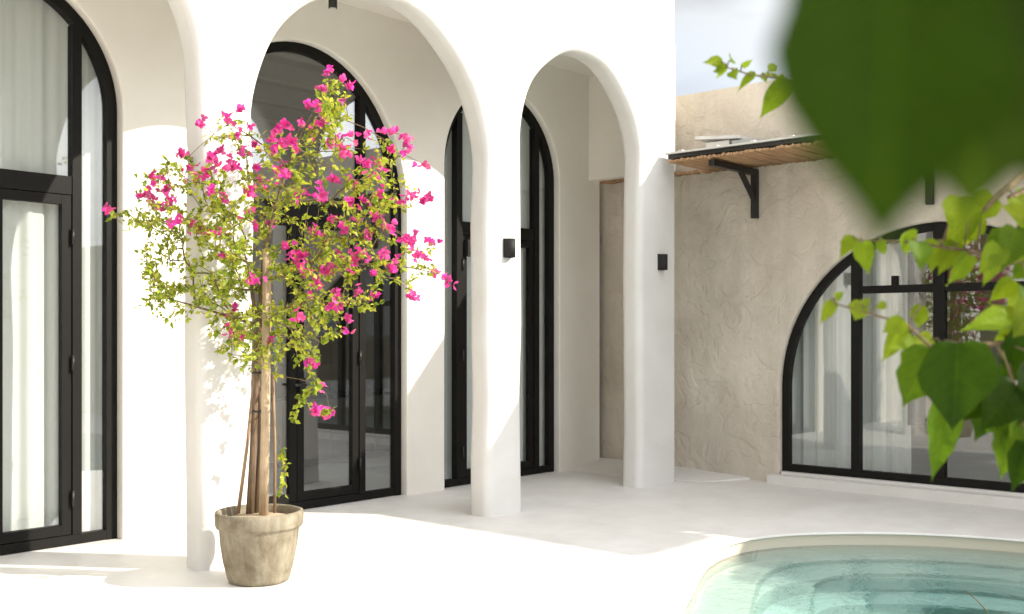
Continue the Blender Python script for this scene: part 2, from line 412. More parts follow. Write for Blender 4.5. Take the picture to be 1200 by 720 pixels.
# ---------------------------------------------------------------- villa
def arch_path(xl, xr, zc, zb=-.02, n=40, rise=None):
    c = (xl+xr)/2; r = (xr-xl)/2; rz = rise or r; P = [((xl, zb), (-1, 0))]
    P += [((xl, zb + (zc-zb)*k/6), (-1, 0)) for k in range(1, 6)]
    for k in range(n+1):
        a = PI - PI*k/n; nx, nz = math.cos(a)/r, math.sin(a)/rz; nl = math.hypot(nx, nz)
        P.append(((c+r*math.cos(a), zc+rz*math.sin(a)), (nx/nl, nz/nl)))
    P += [((xr, zb + (zc-zb)*k/6), (1, 0)) for k in range(5, 0, -1)]
    P.append(((xr, zb), (1, 0))); return P
def arch_wall(x0, x1, ztop, ops, y0, y1, rf, rb, x1b=None, swap=False, zb=-.02, wobble=0):
    """wall with arched openings down to the floor; swap: runs along Y instead of X (u = Y, depth = X)"""
    mb = MB(); x1b = x1 if x1b is None else x1b
    def pt(u, d, z): return (d, u, z) if swap else (u, d, z)
    prof = []
    if rf: prof += [(rf+.03, y0)] + [(rf*(1-math.sin(a)), y0+rf*(1-math.cos(a))) for a in [PI/2*k/7 for k in range(8)]]
    else: prof += [(0, y0)]
    if rb: prof += [(rb*(1-math.cos(a)), y1-rb+rb*math.sin(a)) for a in [PI/2*k/5 for k in range(6)]]
    else: prof += [(0, y1)]
    def side(y, xend, sel, rev):
        def quad(q): mb.face(q if rev == swap else q[::-1])
        zs0 = ops[0][2] if ops else ztop
        left = [mb.vert(pt(x0, y, zb + (zs0-zb)*k/6)) for k in range(7)]; lt = mb.vert(pt(x0, y, ztop)); l0 = (left[0], lt)
        for rg in sel:
            n = len(rg); j = rg[:7]; arc = rg[6:n-6]
            for k in range(6): quad((left[k], j[k], j[k+1], left[k+1]))
            co = lambda i: mb.v[i][1] if swap else mb.v[i][0]
            tops = [mb.vert(pt(co(i), y, ztop)) for i in arc]
            quad((left[6], j[6], tops[0], lt))
            for i in range(len(arc)-1): quad((arc[i], arc[i+1], tops[i+1], tops[i]))
            left = rg[n-7:][::-1]; lt = tops[-1]
        zs1 = ops[-1][2]
        right = [mb.vert(pt(xend, y, zb + (zs1-zb)*k/6)) for k in range(7)]; rt = mb.vert(pt(xend, y, ztop))
        for k in range(6): quad((left[k], right[k], right[k+1], left[k+1]))
        quad((left[6], right[6], rt, lt))
        return l0, (right, rt), left
    FR = []; BR = []
    for op in ops:
        P = arch_path(op[0], op[1], op[2], zb, 40, op[3] if len(op) > 3 else None); rings = []
        if wobble: P = [((p[0]-n[0]*wobble*(math.sin(p[1]*3.1+op[0]*5)+.6*math.sin(p[1]*7.3+p[0]*6+op[0])), p[1]-n[1]*wobble*(math.sin(p[0]*4.7+op[0])+.5*math.sin(p[0]*11))), n) for p, n in P]
        for (off, y) in prof: rings.append([mb.vert(pt(p[0]+n[0]*off, y, p[1]+n[1]*off)) for p, n in P])
        for A, B in zip(rings, rings[1:]):
            for i in range(len(A)-1): mb.face((B[i], B[i+1], A[i+1], A[i]) if not swap else (A[i], A[i+1], B[i+1], B[i]), True)
        FR.append(rings[0]); BR.append(rings[-1])
    fl, fr, _ = side(y0, x1, FR, False); bl, brr, _ = side(y1, x1b, BR, True)
    for k in range(6): mb.face((fr[0][k], brr[0][k], brr[0][k+1], fr[0][k+1]))
    mb.face((fr[0][6], brr[0][6], brr[1], fr[1])); mb.face((fr[1], brr[1], bl[1], fl[1])); mb.face((fl[0], fl[1], bl[1], bl[0]))
    return mb
villa = thing('villa', (4.0, YF, 0), 'white plastered villa with an arcade of round arches and black glazed doors', 'house')
A1 = (1.98, 3.66, 3.06); A2 = (4.06, 6.25, 2.79); A3 = (6.68, 8.36, 3.08)
arch_wall(-3.0, 8.95, 6.4, [(-.4, 1.28, 3.06), A1, A2, A3], YF, YFB, .07, .06, 9.20, wobble=.010).build('arcade_wall', WHITE, villa)
D1 = (2.13, 3.87, 3.02); D2 = (4.40, 6.61, 2.53, 1.32); D3 = (7.09, 8.80, 3.04)
arch_wall(-3.0, 9.50, 4.30, [D1, D2, D3], YB, YBB, .012, 0).build('loggia_wall', WHITE_IN, villa)
mb = MB(); mb.box((-3.0, YFB+.002, 4.25), (9.32, YB-.002, 4.40)); mb.build('loggia_ceiling', WHITE_IN, villa)
mb = MB(); mb.box((9.295, 6.16, 3.12), (9.40, YB-.003, 4.247)); mb.box((9.10, YFB+.003, 3.121), (9.32, 6.158, 4.246)); mb.build('end_beam', WHITE_IN, villa)
mb = MB(); mb.box((-3.0, YFB+.003, -.02), (-2.8, YB-.003, 4.247)); mb.build('end_wall', WHITE, villa)
mb = MB(); mb.box((-3.0, YFB+.002, 6.1), (9.2, 12.2, 6.3)); mb.build('roof', WHITE, villa)
mb = MB()
mb.box((-3.0, 12.0, -.02), (9.34, 12.2, 6.098)); mb.box((-3.0, YBB+.002, -.02), (-2.8, 11.998, 6.098)); mb.box((9.30, YBB+.002, .1), (9.50, 11.998, 6.098))
mb.box((-3.0, YB+.002, 4.402), (9.34, YBB, 6.098))
mb.build('outer_wall', WHITE, villa)
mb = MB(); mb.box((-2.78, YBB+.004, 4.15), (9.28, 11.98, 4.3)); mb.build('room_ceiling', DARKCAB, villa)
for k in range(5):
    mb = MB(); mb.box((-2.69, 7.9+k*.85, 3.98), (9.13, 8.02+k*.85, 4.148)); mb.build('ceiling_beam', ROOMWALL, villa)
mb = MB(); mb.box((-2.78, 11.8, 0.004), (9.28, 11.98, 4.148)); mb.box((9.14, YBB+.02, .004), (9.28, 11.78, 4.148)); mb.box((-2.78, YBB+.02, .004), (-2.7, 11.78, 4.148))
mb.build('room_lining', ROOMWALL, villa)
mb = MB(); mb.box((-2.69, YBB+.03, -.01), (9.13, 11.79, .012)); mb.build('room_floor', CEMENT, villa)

# ---- arched black doors
def arch_ring(mb, xl, xr, zc, zb, wd, y0, y1, n=40, rise=None):
    P = arch_path(xl, xr, zc, zb, n, rise)
    rings = [[mb.vert((p[0]-nn[0]*o, y, p[1]-nn[1]*o)) for p, nn in P] for o, y in ((0, y1), (0, y0), (wd, y0), (wd, y1))]
    for k in range(4):
        A, B = rings[k], rings[(k+1) % 4]
        for i in range(len(A)-1): mb.face((A[i], B[i], B[i+1], A[i+1]))
    for e in (0, -1): mb.face([r[e] for r in rings] if e else [r[e] for r in rings][::-1])
def arc_z(x, d, inset_=0):
    xl, xr, zc = d[:3]; c = (xl+xr)/2; r = (xr-xl)/2; rz = (d[3] if len(d) > 3 else r) - inset_; r -= inset_
    return zc + rz*math.sqrt(max(0, 1-((x-c)/r)**2))
def pane_poly(mb, x0, x1, z0, z1, d, ins, y0, y1, n=14):
    """thin sheet of glass between x0 and x1, its top following the arch when z1 is None"""
    xs = [x0 + (x1-x0)*k/n for k in range(n+1)]
    up = [(x, arc_z(x, d, ins)) for x in xs] if z1 is None else [(x, z1) for x in xs]
    P = [(x0, z0), (x1, z0)] + up[::-1]
    P = [p for i, p in enumerate(P) if i == 0 or (abs(p[0]-P[i-1][0]) + abs(p[1]-P[i-1][1])) > 1e-5]
    A = [mb.vert((x, y0, z)) for x, z in P]; B = [mb.vert((x, y1, z)) for x, z in P]
    mb.face(A); mb.face(B[::-1])
    for i in range(len(P)): j = (i+1) % len(P); mb.face((A[i], B[i], B[j], A[j]))
def door(d, mulls, transom, leaves, side, meet, label, hinges, lock):
    xl, xr, zc = d[:3]; y0, y1 = YB+.075, YB+.145; fw = .075
    mb = MB(); arch_ring(mb, xl+.004, xr-.004, zc, .0, fw, y0, y1, 40, d[3] if len(d) > 3 else None)
    mb.box((xl+fw, y0+.002, .004), (xr-fw, y1-.002, .07))
    for m0, m1 in mulls: mb.box((m0, y0-.004, .072), (m1, y1-.001, arc_z((m0+m1)/2, d, fw)+.01))
    xs = sorted([xl+fw] + [v for m in mulls for v in m] + [xr-fw]); t0, t1 = transom
    for a, b in zip(xs[::2], xs[1::2]):
        if (a, b) not in side and b-a > .5: mb.box((a-.001, y0+.003, t0), (b+.001, y1-.003, t1))
    fr = mb.build('arched_door', FRAME, villa); fr['label'] = label
    gl = MB()
    for a, b in zip(xs[::2], xs[1::2]):
        if b-a > .5:
            pane_poly(gl, a, b, t1, None, d, fw, y0+.03, y0+.038)
        else: pane_poly(gl, a, b, .07, None, d, fw, y0+.03, y0+.038)
    for a, b in leaves:                                          # hinged leaves: stiles and rails
        lf = MB(); s = .068; ya, yb = y0+.006, y1-.012; z0, z1 = .075, t0-.006
        lf.box((a, ya, z0), (a+s, yb, z1)); lf.box((b-s, ya, z0), (b, yb, z1))
        lf.box((a+s, ya+.002, z0), (b-s, yb-.002, z0+.07)); lf.box((a+s, ya+.002, z1-.065), (b-s, yb-.002, z1))
        lf.build('door_leaf', FRAME, fr)
        pane_poly(gl, a+s, b-s, z0+.07, z1-.065, d, 0, y0+.03, y0+.038)
    gl.build('pane', GLASS_T if d is D2 else GLASS, fr)
    for hx in hinges:
        for hz in (.32, 1.25, 2.12):
            h = MB(); h.tube([(hx, y0-.012, hz-.055), (hx, y0-.012, hz+.055)], .011, 8); h.build('hinge', BLACK, fr)
    if lock:
        k = MB(); k.box((lock[0]-.028, y0-.022, lock[1]-.07), (lock[0]+.028, y0+.004, lock[1]+.07))
        k.tube([(lock[0], y0-.024, lock[1]+.015), (lock[0], y0-.055, lock[1]+.015)], .011, 8); k.bar((lock[0]+.012, y0-.055, lock[1]+.015), (lock[0]-.1, y0-.055, lock[1]+.015), .016, .02)
        k.build('handle', BLACK, fr)
    return fr
door(D1, [(2.395, 2.46), (3.54, 3.605)], (2.41, 2.535), [(2.463, 2.997), (3.003, 3.537)], [], 3.0, 'tall round-topped black glazed door at the far left with drawn white curtains', [3.538, 2.462], (2.95, 1.08))
door(D2, [(4.78, 4.845), (6.115, 6.18)], (2.41, 2.535), [(4.848, 5.447), (5.453, 6.112)], [], 5.45, 'widest round-topped black glazed door behind the flowering tree', [6.114], (5.49, 1.02))
door(D3, [(7.325, 7.40), (8.475, 8.55)], (2.41, 2.535), [(7.403, 7.935), (7.941, 8.472)], [], 7.94, 'narrower round-topped black glazed door half hidden by the middle pillar', [7.401], (7.88, 1.1))
mb = MB(); mb.box((7.435, YB+.03, 2.20), (7.53, YB+.079, 2.36)); 
for k in range(3): mb.box((7.45, YB+.026, 2.225+k*.04), (7.515, YB+.0301, 2.24+k*.04))
tag(mb.build('intercom', LAMPM, None, (7.48, YB+.05, 2.2)), 'small grey slotted box high on the door beside the middle pillar', 'intercom')

def curtain(x0, x1, y, z0, z1, amp, wl, seed, label, loc=None, top=None, swap=False, group=None):
    rnd = random.Random(seed); mb = MB(); n = int((x1-x0)/.012); m = 16; g = []
    ph = [rnd.uniform(0, 6.28) for _ in range(5)]
    for i in range(n+1):
        x = x0 + (x1-x0)*i/n; row = []
        zt = top(x) if top else z1
        for k in range(m+1):
            t = k/m; z = z0 + (zt-z0)*t
            spread = 1 + .25*math.sin(ph[4]+x*3)*(1-t)
            o = amp*(math.sin(2*PI*x/wl + ph[0] + .5*math.sin(x*7+ph[1]) + .35*(1-t)*math.sin(x*4+ph[2])) + .4*math.sin(2*PI*x/(wl*.43) + ph[3]))*spread
            p = (y+o, x, z) if swap else (x, y+o, z); row.append(mb.vert(p))
        g.append(row)
    for i in range(n):
        for k in range(m): mb.face((g[i][k], g[i+1][k], g[i+1][k+1], g[i][k+1]), True)
    c = ((y, (x0+x1)/2, z0) if swap else ((x0+x1)/2, y, z0))
    return tag(mb.build('curtain', CURTAIN, None, c), label, 'curtain', group)
curtain(2.0, 3.56, 7.236, .03, 4.1, .016, .23, 3, 'long white sheer curtain drawn across the wide leaf of the far left door')
curtain(3.565, 4.16, 7.236, .03, 4.1, .016, .19, 8, 'narrow greyish white curtain behind the side pane of the far left door')
curtain(7.02, 7.9, 7.236, .03, 4.1, .02, .2, 5, 'grey white curtain left of the middle pillar inside the narrower door')
curtain(7.92, 9.05, 7.236, .03, 4.1, .02, .2, 6, 'grey white curtain right of the middle pillar inside the narrower door')

# kitchen seen through the middle door
isl = thing('kitchen_island', (7.6, 9.6, 0), 'low greige kitchen island seen through the widest door', 'kitchen island')
mb = MB(); mb.box((6.3, 9.36, .09), (8.9, 9.95, .74)); mb.build('body', CABINET, isl)
mb = MB()
for k in range(4): mb.box((6.31+k*.65, 9.342, .11), (6.31+k*.65+.63, 9.359, .72))
mb.build('door_front', CABINET, isl)
mb = MB(); mb.box((6.27, 9.32, .742), (8.93, 9.98, .78)); mb.build('worktop', DARKCAB, isl)
mb = MB(); mb.box((6.34, 9.42, .013), (8.86, 9.9, .088)); mb.build('plinth', DARKCAB, isl)
cab = thing('kitchen_cabinet', (8.0, 11.5, 0), 'tall greige kitchen cupboards at the back of the room behind the widest door', 'cupboard')
mb = MB(); mb.box((6.9, 11.2, .013), (9.1, 11.78, 1.05)); mb.build('body', CABINET, cab)
mb = MB(); mb.box((8.3, 11.15, 1.06), (9.1, 11.78, 2.6)); mb.build('upper_unit', DARKCAB, cab)

# ---- wall lamps and ceiling spot
def wall_lamp(px, label):
    t = (YF)/(FWD.y*FPX + RGT.y*(px-600)); x = (FWD.x*FPX + RGT.x*(px-600))*t
    o = thing('wall_lamp', (x, YF, 2.145), label, 'wall lamp', 'half-round charcoal lamps on the arcade pillars')
    mb = MB(); n = 14; r = .05; h = .075
    ring = [(r*math.cos(PI+PI*k/n), r*1.25*math.sin(PI+PI*k/n)-.012) for k in range(n+1)]
    A = [mb.vert(Vector((x+a, YF+b, 2.145-h))) for a, b in ring]; B = [mb.vert(Vector((x+a, YF+b, 2.145+h))) for a, b in ring]
    a2 = [mb.vert(Vector((x+a*.88, YF+b*.88, 2.145-h))) for a, b in ring]; b2 = [mb.vert(Vector((x+a*.88, YF+b*.88, 2.145+h))) for a, b in ring]
    for i in range(n):
        mb.face((A[i], A[i+1], B[i+1], B[i]), True); mb.face((a2[i+1], a2[i], b2[i], b2[i+1]), True)
        mb.face((B[i], B[i+1], b2[i+1], b2[i])); mb.face((A[i+1], A[i], a2[i], a2[i+1]))
    mb.build('shade', LAMPM, o)
    mb = MB(); mb.box((x-.051, YF-.011, 2.145-h-.002), (x+.051, YF+.004, 2.145+h+.002)); mb.build('back_plate', LAMPM, o)
    mb = MB(); mb.box((x-.03, YF-.045, 2.145-.02), (x+.03, YF-.012, 2.145+.02)); mb.build('lamp_holder', BLACK, o)
    return o
wall_lamp(594.5, 'half-round charcoal wall lamp on the middle pillar')
wall_lamp(774, 'half-round charcoal wall lamp on the right-hand end pillar')
sp = thing('ceiling_spot', (5.3, 6.5, 4.25), 'small black cylindrical spotlight hanging in the top of the middle arch', 'spotlight')
q = at(390, 3, 7.9); sx_, sy_ = 5.52, 6.55
t_ = sy_/(FWD.y*FPX + RGT.y*(390-600)); sx_ = (FWD.x*FPX + RGT.x*(390-600))*t_; zb_ = CAM_H + (392-10)*t_
sp.location = (sx_, sy_, 4.25); ORG[sp] = Vector((sx_, sy_, 4.25))
mb = MB(); mb.tube([(sx_, sy_, zb_), (sx_, sy_, zb_+.16)], .034, 20); mb.build('barrel', BLACK, sp)
mb = MB(); mb.tube([(sx_, sy_, zb_+.16), (sx_, sy_, 4.25)], .012, 10); mb.build('stem', BLACK, sp)
mb = MB(); mb.tube([(sx_, sy_, zb_-.004), (sx_, sy_, zb_+.001)], .026, 16); mb.build('lens', WHITESHEET, sp)

# ---------------------------------------------------------------- right-hand house
hse = thing('garden_house', (XW, 3.0, 0), 'beige rough-plastered house wall with one broad arched window', 'house')
WD = (3.42-1.52, 3.42+1.52, .93)
def side_wall(u0, u1, z0, z1, ops, x0, x1):
    mb = arch_wall(u0, u1, z1, ops, x0, x1, .03, 0, None, True, z0); return mb
wl = side_wall(-9.0, 12.0, 3.0, 3.0, [], XW, XW+.3) if False else None
arch_wall(-.05, 9.0, 3.95, [WD], XW, XW+.28, .03, 0, None, True).build('wall', BEIGE, hse)
mb = MB(); mb.box((XW+.001, -9, -.02), (XW+.28, -.052, 3.05)); mb.build('garden_wall', BEIGE, hse)
mb = MB(); mb.box((XW+.281, -.05, 3.4), (15, 9.0, 3.55)); mb.build('roof', WHITESHEET, hse)
mb = MB(); mb.box((14.8, -.05, -.02), (15, 9, 3.398)); mb.box((XW+.281, 8.8, -.02), (14.798, 9, 3.398)); mb.box((XW+.281, -.05, -.02), (14.798, .1, 3.398)); mb.build('outer_wall', BEIGE, hse)
mb = MB(); mb.box((XW+.3, .12, 0), (14.79, 8.79, .03)); mb.build('room_floor', CEMENT, hse)
mb = MB(); mb.box((13.6, .12, .031), (13.7, 8.78, 3.39)); mb.box((XW+.3, 6.4, .031), (13.59, 6.5, 3.39)); mb.build('room_lining', ROOMWALL, hse)
# window: frame, mullions, transom
def swapbox(mb, u0, u1, z0, z1, d0, d1): mb.box((d0, u0, z0), (d1, u1, z1))
x0, x1 = XW+.055, XW+.125
mb = MB(); fw = .07; P = arch_path(WD[0]+.004, WD[1]-.004, WD[2], .115, 48)
rings = [[mb.vert((x, p[0]-nn[0]*o, p[1]-nn[1]*o)) for p, nn in P] for o, x in ((0, x1), (0, x0), (fw, x0), (fw, x1))]
for k in range(4):
    A, B = rings[k], rings[(k+1) % 4]
    for i in range(len(A)-1): mb.face((A[i], A[i+1], B[i+1], B[i]))
swapbox(mb, WD[0]+fw, WD[1]-fw, .112, .18, x0+.002, x1-.002)
for c, wdt in ((4.19, .085), (3.42, .10), (2.65, .085)): swapbox(mb, c-wdt/2, c+wdt/2, .182, arc_z(c, WD, fw)+.01, x0-.005, x1-.003)
for a, b in ((3.47, 4.1475), (2.6925, 3.37)): swapbox(mb, a, b, 1.83, 1.90, x0+.003, x1-.006)
swapbox(mb, 3.80, 3.85, 1.90, 1.985, x0-.002, x1-.02)
win = mb.build('window', FRAME, hse)
mb = MB()
P = [(WD[0]+fw, .18), (WD[1]-fw, .18)] + [(3.42+1.45*math.cos(a), .93+1.45*math.sin(a)) for a in [PI*k/30 for k in range(31)]]
A = [mb.vert((x0+.03, u, z)) for u, z in P]; B = [mb.vert((x0+.038, u, z)) for u, z in P]
mb.face(A[::-1]); mb.face(B)
mb.build('pane', GLASS, win)
for a, b in ((3.50, 3.62),):                                    # opened vent sash inside the middle light
    mb = MB(); swapbox(mb, 3.68, 3.735, .62, 2.2, x1+.02, x1+.06); swapbox(mb, 3.47, 3.68, .62, .68, x1+.021, x1+.059); swapbox(mb, 3.47, 3.68, 2.14, 2.2, x1+.021, x1+.059); mb.build('inner_sash', FRAME, win)
mb = MB(); mb.box((XW-.14, -.05, -.015), (XW-.002, 5.0, .085)); mb.box((XW+.0, WD[0]+.02, -.01), (XW+.13, WD[1]-.02, .108)); mb.build('sill', WHITE, hse)
curtain(4.02, 5.05, XW+.33, .05, 2.9, .03, .17, 11, 'pale curtain in the left light of the broad arched window', swap=True)
curtain(3.78, 4.06, XW+.38, .05, 2.9, .03, .15, 12, 'pale curtain in the middle light of the broad arched window', swap=True)

# ---- bamboo awning
XA, ZA = 8.72, 3.10; YA0, YA1 = -.40, 5.66
aw = thing('awning', (XW, 2.6, ZA), 'flat awning of orange bamboo canes under a white sheet on black brackets', 'awning')
rnd = random.Random(4)
mb = MB(); y = YA0+.02
while y < 6.98:
    r = rnd.uniform(.011, .0155); front = y < YA1-.02
    xa = (XA - rnd.uniform(.0, .035)) if front else 9.42
    zz = ZA + .01 + rnd.uniform(-.006, .006); yy = rnd.uniform(-.012, .012)
    mb.tube([(xa, y, zz), ((xa+XW)/2, y+yy*.5, zz+rnd.uniform(-.006, .004)), (XW-.003, y+yy, zz+.01)], [r, r*.97, r*.9], 7)
    y += r*2+rnd.uniform(-.002, .004)
mb.build('bamboo_mat', BAMBOO, aw)
mb = MB(); mb.box((XA+.01, YA0, ZA+.036), (XA+.045, YA1, ZA+.075)); mb.box((XA+.046, YA1-.035, ZA+.036), (XW-.003, YA1, ZA+.075)); mb.box((XA+.046, YA0, ZA+.036), (XW-.003, YA0+.035, ZA+.075)); mb.build('edge_beam', BLACK, aw)
mb = MB(); mb.box((XA-.015, YA0-.01, ZA+.077), (XW-.003, YA1+.02, ZA+.094)); 
for k in range(16): yy = YA1-.15-k*.38; mb.box((XA-.012, yy-.02, ZA+.0941), (XA+.05, yy+.02, ZA+.106))
mb.build('roof_sheet', WHITESHEET, aw)
def bracket(yb):
    mb = MB(); s = .06
    mb.box((XW-.06, yb-s/2, 2.60), (XW-.001, yb+s/2, ZA-.016)); mb.box((XA+.02, yb-s/2, ZA-.075), (XW-.061, yb+s/2, ZA-.017))
    mb.bar((XW-.04, yb, 2.78), (XW-.32, yb, ZA-.06), .045, .035); return mb
br = bracket(5.19).build('bracket', BLACK, aw)
for yb in (3.47, 1.75, .03):
    c = br.copy(); COL.objects.link(c); c.parent = aw; c.location = (0, yb-5.19, 0)
# white capped block standing on the awning beside the villa
blk = thing('roof_block', (9.3, 5.3, ZA+.095), 'grey block with a sloping white cap on top of the awning', 'roof block')
mb = MB(); mb.box((9.24, 5.02, ZA+.0945), (9.54, 5.26, ZA+.235)); mb.build('block', GREYBLOCK, blk)
mb = MB(); M_ = Matrix.Translation((9.38, 5.36, ZA+.275)) @ Matrix.Rotation(math.radians(5), 4, 'X'); mb.box((-.17, -.2, -.012), (.17, .30, .018), M_); mb.build('cap', WHITESHEET, blk)
mb = MB(); mb.box((9.26, 5.30, ZA+.0945), (9.56, 5.56, ZA+.25)); mb.build('footing', WHITE, blk)

# ---------------------------------------------------------------- pot and flowering tree
PC = Vector((3.755, 5.275, 0))
pot = thing('plant_pot', PC, 'weathered round cement pot holding the pink flowering tree', 'pot')
mb = MB()
wob = lambda t, z: .008*math.sin(6.28*t*3+z*9) + .004*math.sin(6.28*t*7)
mb.lathe([(.0, 0), (.155, 0), (.172, .006), (.182, .03), (.205, .12), (.222, .22), (.229, .30), (.232, .318), (.246, .322), (.252, .335), (.256, .395), (.252, .412), (.240, .416), (.226, .408), (.222, .37), (.22, .34), (0, .34)], PC, 56, wob)
mb.build('pot_body', POTM, pot)
mb = MB(); rg = mb.lathe([(.218, .362), (.15, .378), (.06, .384), (.001, .386)], PC, 40); mb.build('soil', SOIL, pot)

rnd = random.Random(21)
DEP = 6.355
tree = thing('flowering_tree', (PC.x, PC.y, .37), 'slender bougainvillea tree with magenta flowers and yellow green leaves in the pot', 'tree')
def tp(px, py, dd=0): return at(px, py, DEP+dd)
base = tp(296, 597, .0)
spine = [tp(293, 604, .02), tp(296, 540, .03), tp(299, 470, .02), tp(303, 400, .04), (tp(306, 345, .03)), tp(310, 300, 0)]
mb = MB(); mb.tube(spine, [.025, .021, .019, .018, .016, .013], 10)
mb.tube([tp(300, 604, .06), tp(305, 520, .07), tp(302, 450, .06), tp(300, 380, .05), tp(294, 330, .0)], [.018, .016, .015, .013, .010], 8)
trunk = mb.build('trunk', BARK, tree)
nodes = []                                   # (pos, parent, dist)
def add_node(p, par): nodes.append([p, par, (nodes[par][2] + (p-nodes[par][0]).length) if par is not None else 0]); return len(nodes)-1
prev = None
for k, p in enumerate(spine):
    if k: 
        for s in (1/3, 2/3, 1): prev = add_node(spine[k-1].lerp(p, s), prev)
    else: prev = add_node(p, None)
def connect(target, maxseg=.12):
    best = None; bd = 1e9
    for i, (q, par, dist) in enumerate(nodes):
        d = (target-q).length
        if q.z > target.z + .5: d += .5
        if i < 7: d += .9
        c = d + .18*dist
        if c < bd: bd = c; best = i
    q = nodes[best][0]; d = (target-q).length; n = max(2, int(d/maxseg)); par = best; path = [best]
    mid = q.lerp(target, .5) + Vector((rnd.uniform(-.1, .1), rnd.uniform(-.1, .1), rnd.uniform(.0, .16)))*d
    for k in range(1, n+1):
        t = k/n; p = q*(1-t)**2 + mid*2*t*(1-t) + target*t*t
        par = add_node(p, par); path.append(par)
    return path
# long limbs first
limbs = [(390, 95, .1), (345, 160, -.1), (268, 145, .1), (215, 190, .15), (140, 255, .0), (180, 345, -.15), (452, 165, .1), (495, 225, .05), (515, 322, -.05), (440, 300, -.2), (400, 200, .2),
         (240, 240, -.2), (300, 200, .25), (230, 310, .25), (360, 260, -.3), (420, 350, .15), (330, 380, -.25), (270, 370, -.2), (374, 400, -.1)]
for px, py, dd in limbs: connect(tp(px, py, dd))
def strand(pts):
    par = connect(tp(*pts[0]))[-1]; out = []
    for a, b in zip(pts, pts[1:]):
        for s in (.34, .67, 1): par = add_node(tp(a[0]+(b[0]-a[0])*s, a[1]+(b[1]-a[1])*s, a[2]+(b[2]-a[2])*s), par); out.append(par)
    return out
hang = strand([(374, 400, -.1), (362, 430, -.12), (372, 452, -.12), (352, 465, -.12), (345, 490, -.1)]) + strand([(345, 465, -.12), (372, 480, -.12), (386, 482, -.13)]) + strand([(328, 520, -.05), (334, 545, -.06), (332, 578, -.05)])
regions = [(325, 300, 105, 75, .20), (235, 300, 75, 65, .205), (215, 220, 55, 38, .075), (160, 258, 32, 12, .022), (390, 135, 20, 45, .06), (335, 190, 65, 40, .06), (440, 225, 42, 60, .085),
           (480, 305, 30, 38, .022), (335, 385, 75, 28, .075), (335, 418, 42, 24, .035), (292, 412, 18, 30, .02), (205, 355, 42, 26, .04), (265, 395, 28, 26, .03), (400, 320, 55, 60, .075), (290, 240, 60, 40, .04), (262, 150, 28, 18, .012)]
leafpts = []
tw = sum(r[4] for r in regions)
targets = []
for (cx, cy, rx, ry, wt) in regions:
    for _ in range(int(900*wt/tw)):
        a = rnd.uniform(0, 2*PI); r = rnd.random()**.55
        targets.append((cx+rx*r*math.cos(a), cy+ry*r*math.sin(a), max(-.5, min(.5, rnd.gauss(0, .24)))))
targets.sort(key=lambda t: math.hypot(t[0]-306, t[1]-330))
for t in targets:
    path = connect(tp(*t)); leafpts.append(path)
for h in (hang[i:i+3] for i in range(0, len(hang)-2)): leafpts.append(h)
FL = [(384,85),(401,93),(409,101),(379,105),(399,116),(361,122),(368,124),(380,143),(354,143),(363,155),(334,145),(324,152),(328,172),(322,178),(342,166),(334,164),(326,201),(335,205),(346,175),(297,224),(290,226),(292,151),(283,178),(301,195),
 (390,166),(398,170),(413,166),(422,189),(428,192),(409,180),(402,176),(431,157),(457,155),(475,160),(478,168),(459,176),(474,180),(451,199),(445,190),(359,226),(374,216),(380,228),(372,230),(445,224),(440,230),(426,235),(409,237),(440,253),(446,258),(459,268),(450,262),(370,272),(380,280),(388,257),(405,266),(336,287),
 (347,307),(353,300),(342,300),(388,312),(381,318),(413,303),(409,312),(418,298),(476,278),(484,280),(463,307),(447,297),(502,231),(497,235),(484,229),(497,193),(480,281),(506,285),(497,302),(490,298),(509,321),(525,330),(483,348),(452,297),(457,316),(386,314),(374,335),(370,330),(393,361),(400,356),(388,358),(421,342),(405,387),(395,349),
 (127,247),(166,230),(181,214),(176,208),(179,233),(186,243),(172,226),(212,180),(238,143),(234,147),(268,140),(284,128),(252,181),(258,178),(246,184),(283,179),(247,203),(240,206),(250,226),(233,269),(245,271),(254,274),(299,266),(273,363),(269,391),(276,394),(283,394),(311,387),(314,397),
 (363,425),(368,428),(377,452),(387,483),(370,483),(378,485),(318,165),(302,210),(312,222),(268,190),(274,196),(222,196),(196,222),(202,236),(262,232),(290,250),(318,262),(430,275),(438,320),(428,300),(398,300),(420,258),(392,210),(415,215),(468,235),(440,345),(362,345),(410,372),(352,370),(300,330),(262,300),(222,262),(205,258),(345,232),(300,170),(275,160),(255,190),(243,200),(228,208),(395,345),(410,240),(438,205),(362,318),(352,312),(330,195)]
flp = []
for px, py in FL:
    p = tp(px, py, rnd.gauss(-.08, .17)); connect(p); flp.append(p)
# thickness from the number of twigs carried
load = [0]*len(nodes)
haskid = [False]*len(nodes)
for p, par, d in nodes:
    if par is not None: haskid[par] = True
for i in range(len(nodes)-1, -1, -1):
    if not haskid[i]: load[i] += 1
    if nodes[i][1] is not None: load[nodes[i][1]] += load[i]
mb = MB()
for i, (p, par, d) in enumerate(nodes):
    if par is None or i < 16: continue
    ra = .0016*load[par]**.42 if par >= 16 else .0016*load[i]**.42
    mb.tube([nodes[par][0], p], [min(.013, ra), min(.013, .0016*load[i]**.42)], 5, False)
mb.build('branches', TWIG, tree)
def small_leaf(mb, p, d, nrm, ln, wd, col):
    d = d.normalized(); s = d.cross(nrm).normalized(); u = s.cross(d)
    a = mb.vert(p); b = mb.vert(p + d*ln*.45 + s*wd/2 + u*ln*.10); c = mb.vert(p + d*ln*.45 - u*ln*.03); e = mb.vert(p + d*ln*.45 - s*wd/2 + u*ln*.10); t = mb.vert(p + d*ln - u*ln*.12)
    for f in ((a, c, b), (a, e, c), (b, c, t), (c, e, t)): mb.face(f, True, None, col)
